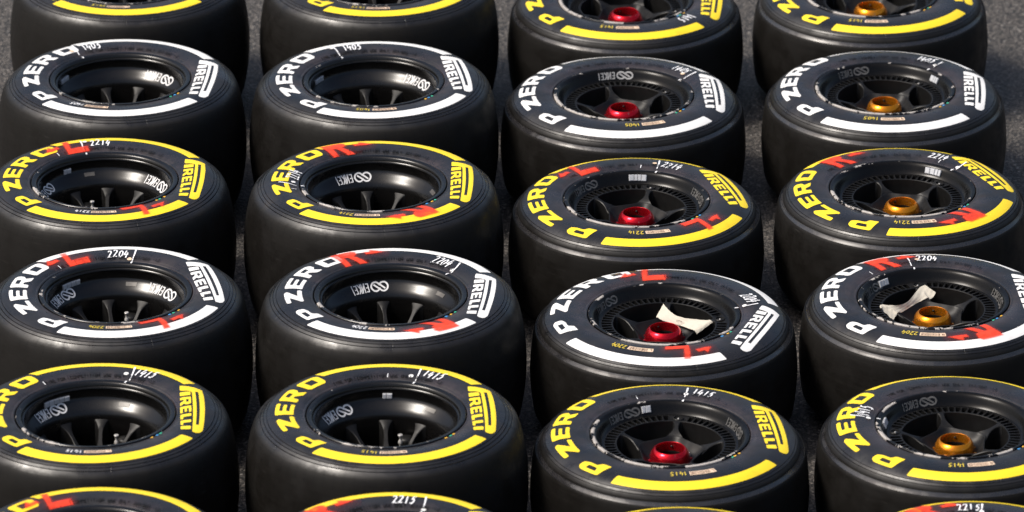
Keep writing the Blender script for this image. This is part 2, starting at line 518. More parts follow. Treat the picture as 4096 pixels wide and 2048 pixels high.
# ------------------------------------------------------------------ stroke letters: moulded text and handwriting
SF = {
    'T': [[(0, 1), (1, 1)], [(.5, 1), (.5, 0)]], 'Y': [[(0, 1), (.5, .5), (1, 1)], [(.5, .5), (.5, 0)]],
    'R': [[(0, 0), (0, 1), (.9, 1), (.9, .5), (0, .5)], [(.4, .5), (1, 0)]], 'E': [[(1, 1), (0, 1), (0, 0), (1, 0)], [(0, .5), (.8, .5)]],
    'F': [[(1, 1), (0, 1), (0, 0)], [(0, .5), (.8, .5)]], 'O': [[(0, 0), (0, 1), (1, 1), (1, 0), (0, 0)]],
    'C': [[(1, 1), (0, 1), (0, 0), (1, 0)]], 'M': [[(0, 0), (0, 1), (.5, .4), (1, 1), (1, 0)]], 'P': [[(0, 0), (0, 1), (1, 1), (1, .5), (0, .5)]],
    'I': [[(.5, 0), (.5, 1)]], 'N': [[(0, 0), (0, 1), (1, 0), (1, 1)]], 'U': [[(0, 1), (0, 0), (1, 0), (1, 1)]],
    'S': [[(1, 1), (0, 1), (0, .5), (1, .5), (1, 0), (0, 0)]], 'L': [[(0, 1), (0, 0), (1, 0)]], '/': [[(0, 0), (1, 1)]], '-': [[(.1, .5), (.9, .5)]],
    '0': [[(.5, 1), (.1, .8), (0, .4), (.25, .02), (.7, .03), (1, .4), (.9, .8), (.5, 1)]],
    '1': [[(.45, 1), (.55, .5), (.55, 0)]],
    '2': [[(0, .82), (.3, 1), (.75, .95), (.85, .7), (.5, .35), (.1, .04), (.5, .07), (1.05, .02)]],
    '3': [[(0, 1), (1, 1), (1, .5), (.3, .5)], [(1, .5), (1, 0), (0, 0)]],
    '4': [[(.28, 1), (.12, .62), (.0, .34), (.5, .33), (1.1, .38)], [(.80, .66), (.70, .3), (.64, -.10)]],
    '5': [[(1.0, 1), (.35, .96), (.25, .58), (.6, .64), (.9, .45), (.8, .12), (.45, -.02), (.05, .08)]],
    '6': [[(1, 1), (0, 1), (0, 0), (1, 0), (1, .5), (0, .5)]], ' ': [],
}
def text_strokes(txt, x0, y0, cw, ch, pitch, w, rng=None, lean=0.0):
    out = []
    x = x0
    for c in txt:
        jx = jy = 0; sc = 1
        if rng: jx, jy, sc = rng.uniform(-.08, .08) * cw, rng.uniform(-.08, .08) * ch, rng.uniform(.9, 1.1)
        for st in SF[c]:
            p = [(x + jx + px * cw * sc + lean * py * ch, y0 + jy + py * ch * sc) for px, py in st]
            out.append((p, w))
        x += pitch
    return out

MOULD = {}
for kind, size in (('rear', '325/660 -13'), ('front', '245/660 -13')):
    k = TY[kind]; rc = k['mould']
    st = []
    for txt, a0 in (('TYRE FOR', 125.0), ('COMPETITION', 107.0), ('USE ONLY', 84.5), (size, 67.5)):
        st += text_strokes(txt, R(90 - a0) * rc, rc - 0.0045, 0.0042, 0.009, 0.0064, 0.0013)
    x0, x1 = R(90 - 109) * rc, R(90 - 87.5) * rc
    st.append(([(x0, rc - .0065), (x0, rc + .0065), (x1, rc + .0065), (x1, rc - .0065)], 0.0008))
    MOULD[kind] = mesh(kind + '_moulded_text', *ribbons_mesh(st, polar_map(kind, 0.0004, rc, 90.0)), M['mould'])

def barcode(kind, letter, rng):
    rc = TY[kind]['code']; mp = polar_map(kind, 0.0008, rc, 0.0); mp2 = polar_map(kind, 0.0011, rc, 0.0)
    w, h = 0.031, 0.0085
    v, f = sheet([[round_poly([(-w, rc - h), (w, rc - h), (w, rc + h), (-w, rc + h)], 0.002)]], 0.006, mp)
    fm = [0] * len(f)
    x = -w + 0.014
    bars = []
    while x < w - 0.003:
        b = rng.choice((0.0007, 0.0010, 0.0016))
        bars.append([(x, rc - h + .003), (x + b, rc - h + .003), (x + b, rc + h - .002), (x, rc + h - .002)])
        x += b + rng.choice((0.0008, 0.0012, 0.0018))
    st = text_strokes(letter, -w + 0.004, rc - 0.004, 0.005, 0.008, 0.01, 0.0016)
    for q in bars:
        b0 = len(v); v += [mp2(*p) for p in q]; f.append([b0, b0 + 1, b0 + 2, b0 + 3]); fm.append(1)
    v2, f2 = ribbons_mesh(st, mp2)
    b0 = len(v); v += v2; f += [[i + b0 for i in q] for q in f2]; fm += [1] * len(f2)
    return mesh('barcode', v, f, [M['label'], M['ink']], fm)

# ------------------------------------------------------------------ sprayed L / R with direction arrow
def seg_d(p, a, b):
    ax, ay = a; bx, by = b; px_, py_ = p
    dx, dy = bx - ax, by - ay
    L2 = dx * dx + dy * dy
    t = 0 if L2 == 0 else max(0, min(1, ((px_ - ax) * dx + (py_ - ay) * dy) / L2))
    return math.hypot(px_ - ax - t * dx, py_ - ay - t * dy)
def poly_d(p, poly):
    d = min(seg_d(p, poly[i - 1], poly[i]) for i in range(len(poly)))
    ins = False
    for i in range(len(poly)):
        (x0, y0), (x1, y1) = poly[i - 1], poly[i]
        if (y0 > p[1]) != (y1 > p[1]) and p[0] < (x1 - x0) * (p[1] - y0) / (y1 - y0) + x0: ins = not ins
    return -d if ins else d
def stencil(kind, letter):
    rc = TY[kind]['red']
    if letter == 'L':
        polys = [[(-0.012, 0.037), (0.001, 0.037), (-0.007, -0.011), (0.040, -0.009), (0.040, -0.032), (-0.0255, -0.032)]]
        polys.append([(-0.074, 0.000), (-0.055, 0.022), (-0.052, 0.011), (-0.036, 0.013), (-0.034, 0.001), (-0.058, -0.003)])
    else:
        polys = [[(-0.032, 0.037), (-0.014, 0.037), (-0.0125, -0.031), (-0.030, -0.031)], [(-0.020, 0.037), (0.016, 0.037), (0.024, 0.029), (0.022, 0.011), (0.012, 0.003), (-0.020, 0.003)],
                 [(-0.006, 0.006), (0.012, 0.006), (0.037, -0.031), (0.015, -0.031)]]
        polys.append([(0.088, 0.012), (0.058, 0.031), (0.055, 0.019), (0.043, 0.018), (0.044, 0.006), (0.068, 0.007)])
    x0, x1 = (-0.095, 0.065) if letter == 'L' else (-0.050, 0.115)
    nx, ny = 110, 54
    y0, y1 = -0.0345, 0.0440
    mp = polar_map(kind, 0.0015, rc, 0.0)
    rng = random.Random(3)
    verts, cov = [], []
    for j in range(ny + 1):
        for i in range(nx + 1):
            x, y = x0 + (x1 - x0) * i / nx, y0 + (y1 - y0) * j / ny
            dd = min(poly_d((x, y), q) for q in polys)
            soft = 0.0028
            c = max(0.0, min(1.0, 0.5 - dd / (2 * soft)))
            halo = 0.10 * math.exp(-max(0, dd) / 0.006) + 0.025 * math.exp(-max(0, dd) / 0.03)
            e = min(1, (x - x0) / 0.02, (x1 - x) / 0.02, max(0, (y - y0) / 0.008), (y1 - y) / 0.010)
            c = max(c * min(1, e * 4), halo * max(0, e))
            verts.append(mp(x, rc + y)); cov.append(c)
    faces = [(j * (nx + 1) + i, j * (nx + 1) + i + 1, (j + 1) * (nx + 1) + i + 1, (j + 1) * (nx + 1) + i) for j in range(ny) for i in range(nx)]
    faces = [q[::-1] for q in faces if max(cov[i] for i in q) > 0.012]
    used = sorted({i for q in faces for i in q}); mp_ = {o: n for n, o in enumerate(used)}
    me = mesh('sprayed_' + letter, [verts[i] for i in used], [tuple(mp_[i] for i in q) for q in faces], M['spray'], smooth=60)
    at = me.attributes.new('cover', 'FLOAT', 'POINT')
    at.data.foreach_set('value', [cov[i] for i in used])
    return me
SPRAY = {(k, l): stencil(k, l) for k in TY for l in 'LR'}

# ------------------------------------------------------------------ rims
RIM_R = [(0.1765, -0.060), (0.1765, -0.020), (0.1790, -0.009), (0.1830, -0.0045), (0.1838, -0.0020), (0.1834, 0.0000), (0.1820, 0.0012), (0.1790, 0.0012), (0.1740, 0.0000), (0.1715, -0.0012),
         (0.1695, -0.0040), (0.1685, -0.0105), (0.1672, -0.0118), (0.1650, -0.0122), (0.1645, -0.0135), (0.1658, -0.0190), (0.1660, -0.0330), (0.1650, -0.0375), (0.1620, -0.0420),
         (0.1570, -0.0470), (0.1500, -0.0530), (0.1440, -0.0590), (0.1400, -0.0660), (0.1375, -0.0760), (0.1365, -0.1000), (0.1370, -0.1600), (0.1450, -0.2000), (0.1640, -0.3000), (0.1700, -0.3500), (0.1834, -0.3500), (0.1790, -0.3410), (0.1765, -0.3300), (0.1765, -0.2900)]
RIM_F = [(0.1765, -0.060), (0.1765, -0.020), (0.1790, -0.009), (0.1830, -0.0045), (0.1838, -0.0020), (0.1834, 0.0000), (0.1820, 0.0012), (0.1790, 0.0014), (0.1765, 0.0008), (0.1735, -0.0006), (0.1712, -0.0024),
         (0.1690, -0.0050), (0.1670, -0.0085), (0.1640, -0.0160), (0.1605, -0.0225), (0.1570, -0.0258), (0.1535, -0.0265)]
RIM_F2 = [(0.1240, -0.0262), (0.1232, -0.0275), (0.1236, -0.0500), (0.1215, -0.0750), (0.1180, -0.1000), (0.1200, -0.1500), (0.1600, -0.2500), (0.1700, -0.2880), (0.1834, -0.2880), (0.1790, -0.2790), (0.1765, -0.2680), (0.1765, -0.2300)]
RIMME = {'rear': lathe('rear_rim', RIM_R, M['rimR'], 144, smooth=30), 'front': lathe('front_rim', RIM_F, M['rimF'], 144, smooth=30)}
BARREL_F = lathe('front_barrel', RIM_F2, M['hub'], 120, smooth=30)

def vent_ring():
    """flat ring of radial slots between the lip and the spoke windows; two slots give way to the valve seat at angle 0"""
    N = 60
    dark = set()  # slot wall and floor faces, blackened to paint in their shade
    ri, r1, r2, ro = 0.1239, 0.1268, 0.1512, 0.1536
    zt, zb = -0.0264, -0.060
    verts, faces, fm = [], [], []
    def v(r, a, z):
        verts.append((r * cos(a), r * sin(a), z)); return len(verts) - 1
    for i in range(N):
        a0, a1 = 2 * pi * (i - .5) / N, 2 * pi * (i + .5) / N
        am = (a0 + a1) / 2
        solid = i in (0, 1, N - 1)
        h1, h2 = R(2.0), R(2.35)
        if solid:
            g = [[v(r, a, zt - (0.002 if 0.13 < r < 0.149 else 0)) for a in (a0, am, a1)] for r in (ri, r1, .139, r2, ro)]
            for p, q in zip(g, g[1:]):
                for k in range(2): faces.append((p[k], q[k], q[k + 1], p[k + 1]))
            continue
        # rounded slot outline
        slot = []
        for r, hw in ((r1, .55), (r1 + .0012, .9), (r1 + .004, 1), (r2 - .003, 1), (r2, .85)):
            slot.append((r, hw))
        lo = [(r, am - (h1 + (h2 - h1) * (r - r1) / (r2 - r1)) * k) for r, k in slot]
        hi = [(r, am + (h1 + (h2 - h1) * (r - r1) / (r2 - r1)) * k) for r, k in slot]
        T = [v(r, a, zt) for r, a in lo]; U = [v(r, a, zt) for r, a in hi]
        TB = [v(r, a, zb) for r, a in lo]; UB = [v(r, a, zb) for r, a in hi]
        L = [v(r, a0, zt) for r, _ in slot]; Rr = [v(r, a1, zt) for r, _ in slot]
        li, lo_ = v(ri, a0, zt), v(ro, a0, zt); hi_i, hi_o = v(ri, a1, zt), v(ro, a1, zt)
        for k in range(4):
            faces.append((L[k], L[k + 1], T[k + 1], T[k]))
            faces.append((U[k], U[k + 1], Rr[k + 1], Rr[k]))
            faces.append((T[k], T[k + 1], TB[k + 1], TB[k])); dark.update((len(faces) - 1, len(faces) + 1))
            faces.append((UB[k], UB[k + 1], U[k + 1], U[k]))
            faces.append((TB[k], TB[k + 1], UB[k + 1], UB[k]))
        faces.append((li, L[0], T[0], U[0], Rr[0], hi_i))
        faces.append((L[4], lo_, hi_o, Rr[4], U[4], T[4]))
        faces.append((T[0], TB[0], UB[0], U[0]))
        faces.append((U[4], UB[4], TB[4], T[4]))
    return mesh('vent_ring', verts, [f[::-1] for f in faces], [M['hub'], M['bore']], [1 if i in dark else 0 for i in range(len(faces))])
VENT = vent_ring()

def spoke_mesh(name, rows, mat):
    """rows: (radius, half width, top, bottom, dish) swept along +x"""
    verts, faces = [], []
    for r, hw, zt, zb, crown in rows:
        e = min(0.0018, hw * 0.3)
        verts += [(r, -hw, zb), (r, -hw, zt - e), (r, -hw + e, zt), (r, 0, zt + crown), (r, hw - e, zt), (r, hw, zt - e), (r, hw, zb)]
    for i in range(len(rows) - 1):
        b = i * 7
        for k in range(6):
            faces.append((b + k, b + 7 + k, b + 8 + k, b + k + 1))
    return mesh(name, verts, faces, mat, smooth=35)
SPOKE_F = spoke_mesh('front_spoke', [(0.1245, .0125, -.0268, -.110, 0), (0.1215, .0085, -.0272, -.110, 0), (0.1170, .0060, -.0282, -.110, 0), (0.1080, .0052, -.0308, -.110, 0), (0.0990, .0062, -.0340, -.110, 0),
                                    (0.0900, .0100, -.0378, -.110, -.0005), (0.0830, .0150, -.0410, -.110, -.001), (0.0795, .0175, -.0428, -.110, -.0030), (0.0740, .0215, -.0452, -.110, -.0150), (0.0690, .0240, -.0480, -.110, -.0220)], M['hub'])
def star_hub():
    """dished hub whose raised edge swells out towards each of the five spokes"""
    prof = [(1.0, -0.110), (1.0, -0.0452), (0.985, -0.0440), (0.965, -0.0445), (0.925, -0.0485), (0.865, -0.0545), (0.780, -0.0610), (0.700, -0.0655), (0.630, -0.0685), (0.400, -0.0695), (0.400, -0.120)]
    segs, n = 120, len(prof)
    verts, faces = [], []
    for i in range(segs):
        a = 2 * pi * i / segs
        k = 0.0695 + 0.0125 * ((1 + cos(5 * a)) / 2) ** 1.6
        for t, z in prof:
            r = t * (k if t > 0.62 else 0.076)
            if 0.62 < t < 0.8: r = t * 0.076 + (t - 0.62) / 0.18 * t * (k - 0.076)
            verts.append((r * cos(a), r * sin(a), z))
    for i in range(segs):
        j = (i + 1) % segs
        for k in range(n - 1): faces.append((i * n + k, i * n + k + 1, j * n + k + 1, j * n + k))
    return mesh('front_hub', verts, faces, M['hub'], smooth=35)
HUB_F = star_hub()
SPOKE_R = spoke_mesh('rear_spoke', [(r, hw, -0.0745 - (0.1385 - r) * 0.80 - 0.004 * (1 - abs(r - 0.1385) / 0.08), -0.145, 0) for r, hw in
                                   ((0.1395, .0190), (0.1350, .0150), (0.1300, .0112), (0.1240, .0080), (0.1170, .0058), (0.1080, .0047), (0.0990, .0049), (0.0890, .0060), (0.0760, .0085), (0.0600, .0110))], M['hub'])
HUB_R = lathe('rear_hub', [(0.0640, -0.190), (0.0640, -0.1400), (0.0620, -0.1360), (0.0540, -0.1340), (0.0460, -0.1360), (0.0440, -0.1430), (0.0350, -0.1460), (0.0330, -0.1500), (0.0330, -0.200)], M['hub'], 72, smooth=30)
NUT = [(0.0492, -0.0730), (0.0492, -0.0700), (0.0474, -0.0680), (0.0460, -0.0655), (0.0459, -0.0580), (0.0450, -0.0520), (0.0428, -0.0462), (0.0396, -0.0415), (0.0368, -0.0388), (0.0354, -0.0379), (0.0346, -0.0376), (0.0339, -0.0381), (0.0336, -0.0400),
       (0.0336, -0.0600), (0.0312, -0.0630), (0.0312, -0.1900), (0.0, -0.1905)]
NUTME = {c: lathe(c + '_nut', NUT, [M[c], M['bore']], 64, fmf=lambda k: 1 if k >= 13 else 0, smooth=35) for c in ('red', 'orange')}  # deep inner faces of the nut are black as painted shade

def box_verts(cx, cy, cz, sx, sy, sz, taper=0.0):
    t = 1 - taper
    v = []
    for z, k in ((cz - sz / 2, 1), (cz + sz / 2, t)):
        v += [(cx - sx / 2 * k, cy - sy / 2 * k, z), (cx + sx / 2 * k, cy - sy / 2 * k, z), (cx + sx / 2 * k, cy + sy / 2 * k, z), (cx - sx / 2 * k, cy + sy / 2 * k, z)]
    return v
BOXF = [(0, 3, 2, 1), (4, 5, 6, 7), (0, 1, 5, 4), (1, 2, 6, 5), (2, 3, 7, 6), (3, 0, 4, 7)]
LUG = {c: mesh('lug_' + c, box_verts(0.0495, 0, -0.0690, 0.0065, 0.0075, 0.0070, 0.25), BOXF, M[c]) for c in ('red', 'orange')}
CLIP = mesh('clip', box_verts(0.0490, 0, -0.0640, 0.0070, 0.0090, 0.0090, 0.3), BOXF, M['steel'])
PIN = lathe('pin', [(0.0, 0.0030), (0.0012, 0.0026), (0.0024, 0.0012), (0.0030, 0.0), (0.0030, -0.004)], M['hub'], 12, smooth=40)
def torus_prof(Rm, rr, n=10):
    return [(Rm + rr * cos(2 * pi * i / n), rr * sin(2 * pi * i / n)) for i in range(n)]
SEAT = lathe('valve_seat', [(0.0125, -0.004), (0.0125, 0.0005), (0.0115, 0.0016), (0.0100, 0.0014), (0.0092, -0.001), (0.0090, -0.012), (0.0, -0.0125)], M['hub'], 28, smooth=30)
VSTEM = lathe('valve', [(0.0, 0.0035), (0.0020, 0.0030), (0.0026, 0.001), (0.0026, -0.009), (0.0040, -0.0095), (0.0040, -0.012)], M['steel'], 12, smooth=30)
VALVE_R = lathe('rear_valve', [(0.0, 0.0130), (0.0050, 0.0128), (0.0058, 0.0115), (0.0050, 0.0085), (0.0030, 0.0055), (0.0024, 0.0020), (0.0034, -0.0015), (0.0050, -0.0040), (0.0052, -0.009), (0.0028, -0.012), (0.0028, -0.035)], M['steel'], 16, smooth=35)
DOME_R = lathe('rear_valve_dome', [(0.0, 0.0050), (0.010, 0.0044), (0.0145, 0.0026), (0.0172, -0.0004), (0.0180, -0.005), (0.0180, -0.050)], M['hub'], 32, smooth=50)

# surface frames on the rim walls
def wall(prof, i0, i1):
    pts = prof[i0:i1 + 1]
    acc = [0.0]
    for a, b in zip(pts, pts[1:]): acc.append(acc[-1] + math.hypot(b[0] - a[0], b[1] - a[1]))
    def f(t, off):
        t = max(0, min(acc[-1], t))
        for k in range(len(pts) - 1):
            if t <= acc[k + 1] or k == len(pts) - 2:
                u = (t - acc[k]) / (acc[k + 1] - acc[k])
                a, b = pts[k], pts[k + 1]
                dr, dz = (b[0] - a[0]), (b[1] - a[1])
                L = math.hypot(dr, dz)
                nr, nz = dz / L, -dr / L          # towards the axis / upwards
                return a[0] + dr * u + nr * off, a[1] + dz * u + nz * off
    f.length = acc[-1]
    return f
WALL = {'rear': wall(RIM_R, 15, 23), 'front': wall(RIM_F, 9, 15)}
WT = {'rear': (0.0055, 0.019), 'front': (0.0070, 0.0235)}       # weight band on each wall (start, end)
LT = {'rear': (0.0185, 0.0470), 'front': (0.0055, 0.0270)}      # logo band

def rim_decal(kind, centre, strokes_or_polys, t0, t1, off, mat, ribbons=True, name='logo'):
    """local u: metres anticlockwise from centre, v 0..1 from the outside of the wheel inwards"""
    W = WALL[kind]
    rm = W((t0 + t1) / 2, 0)[0]
    def mp(u, v):
        r, z = W(t0 + (t1 - t0) * v, off)
        a = R(centre) + u / rm
        return (r * cos(a), r * sin(a), z)
    if ribbons:
        H = t1 - t0
        verts, faces = [], []
        for si, (path, w) in enumerate(strokes_or_polys):
            for q in ribbon(subdiv([(p[0], p[1] * H) for p in path], 0.004), w):
                b = len(verts); 
                for p in q: verts.append(mp(p[0], p[1] / H))
                faces.append((b, b + 1, b + 2, b + 3))
        return mesh(name, verts, faces, mat)
    v, f = sheet(strokes_or_polys, 0.004, lambda u, v: mp(u, v / 0.02))
    return mesh(name, v, f, mat)

def emblem_strokes(kind):
    """two looped halves with a slanting bar, then the maker's name; reads anticlockwise, letter tops pointing into the wheel"""
    st = []
    ex, rr, H = 0.0098, 0.0108, (LT[kind][1] - LT[kind][0])
    W = 0.0042
    def half(sg):
        pts = []
        # slanting bar from the other loop rising into this loop's arc
        pts.append((sg * -0.0140, 0.5 + sg * 0.20))
        for k in range(0, 13):
            a = R(118 - 23.5 * k)
            pts.append((sg * (ex + rr * cos(a)), 0.5 - sg * (rr * sin(a)) * 0.42 / rr))
        return pts
    st.append((half(1), W)); st.append((half(-1), W))
    x = 0.0280
    h = 0.0085
    for c in 'ENKEI':
        cw = 0.0030 if c == 'I' else 0.0066
        E = {'E': [[(0, .08), (0, .92)], [(0, .13), (1, .13)], [(0, .5), (.9, .5)], [(0, .87), (1, .87)]],
             'N': [[(0, .05), (0, .95)], [(0, .12), (1, .88)], [(1, .05), (1, .95)]],
             'K': [[(0, .05), (0, .95)], [(0, .5), (1, .95)], [(0, .5), (1, .05)]],
             'I': [[(.5, .05), (.5, .95)]]}[c]
        for s_ in E:
            st.append(([(x + p[0] * cw, p[1]) for p in s_], 0.0027))
        x += cw + 0.0036
    return st

def weight_mesh(kind, centre, w):
    W = WALL[kind]; t0, t1 = WT[kind]
    verts = []
    rm = W((t0 + t1) / 2, 0)[0]
    for off, k in ((0.0, 1.0), (0.0030, 0.97), (0.0042, 0.80)):
        for u, v in ((-1, -1), (1, -1), (1, 1), (-1, 1)):
            t = (t0 + t1) / 2 + v * (t1 - t0) / 2 * k
            r, z = W(t, off)
            a = R(centre) + u * w / 2 * k / rm
            verts.append((r * cos(a), r * sin(a), z))
    faces = [(8, 9, 10, 11)]
    for b in (0, 4):
        for k in range(4): faces.append((b + k, b + (k + 1) % 4, b + 4 + (k + 1) % 4, b + 4 + k))
    return mesh('weight', verts, faces, M['lead'])

def disc(r, n=14):
    return [(r * cos(2 * pi * i / n), r * sin(2 * pi * i / n)) for i in range(n)]

# ------------------------------------------------------------------ ground
gs = 70.0
ground = add('ground', mesh('ground', [(-gs, -gs, 0), (gs, -gs, 0), (gs, gs, 0), (-gs, gs, 0)], [(0, 1, 2, 3)], M['asphalt']), None, (0, 14, 0))
ground['kind'] = 'structure'
ground['label'] = 'dark grey asphalt pit lane under the wheels'

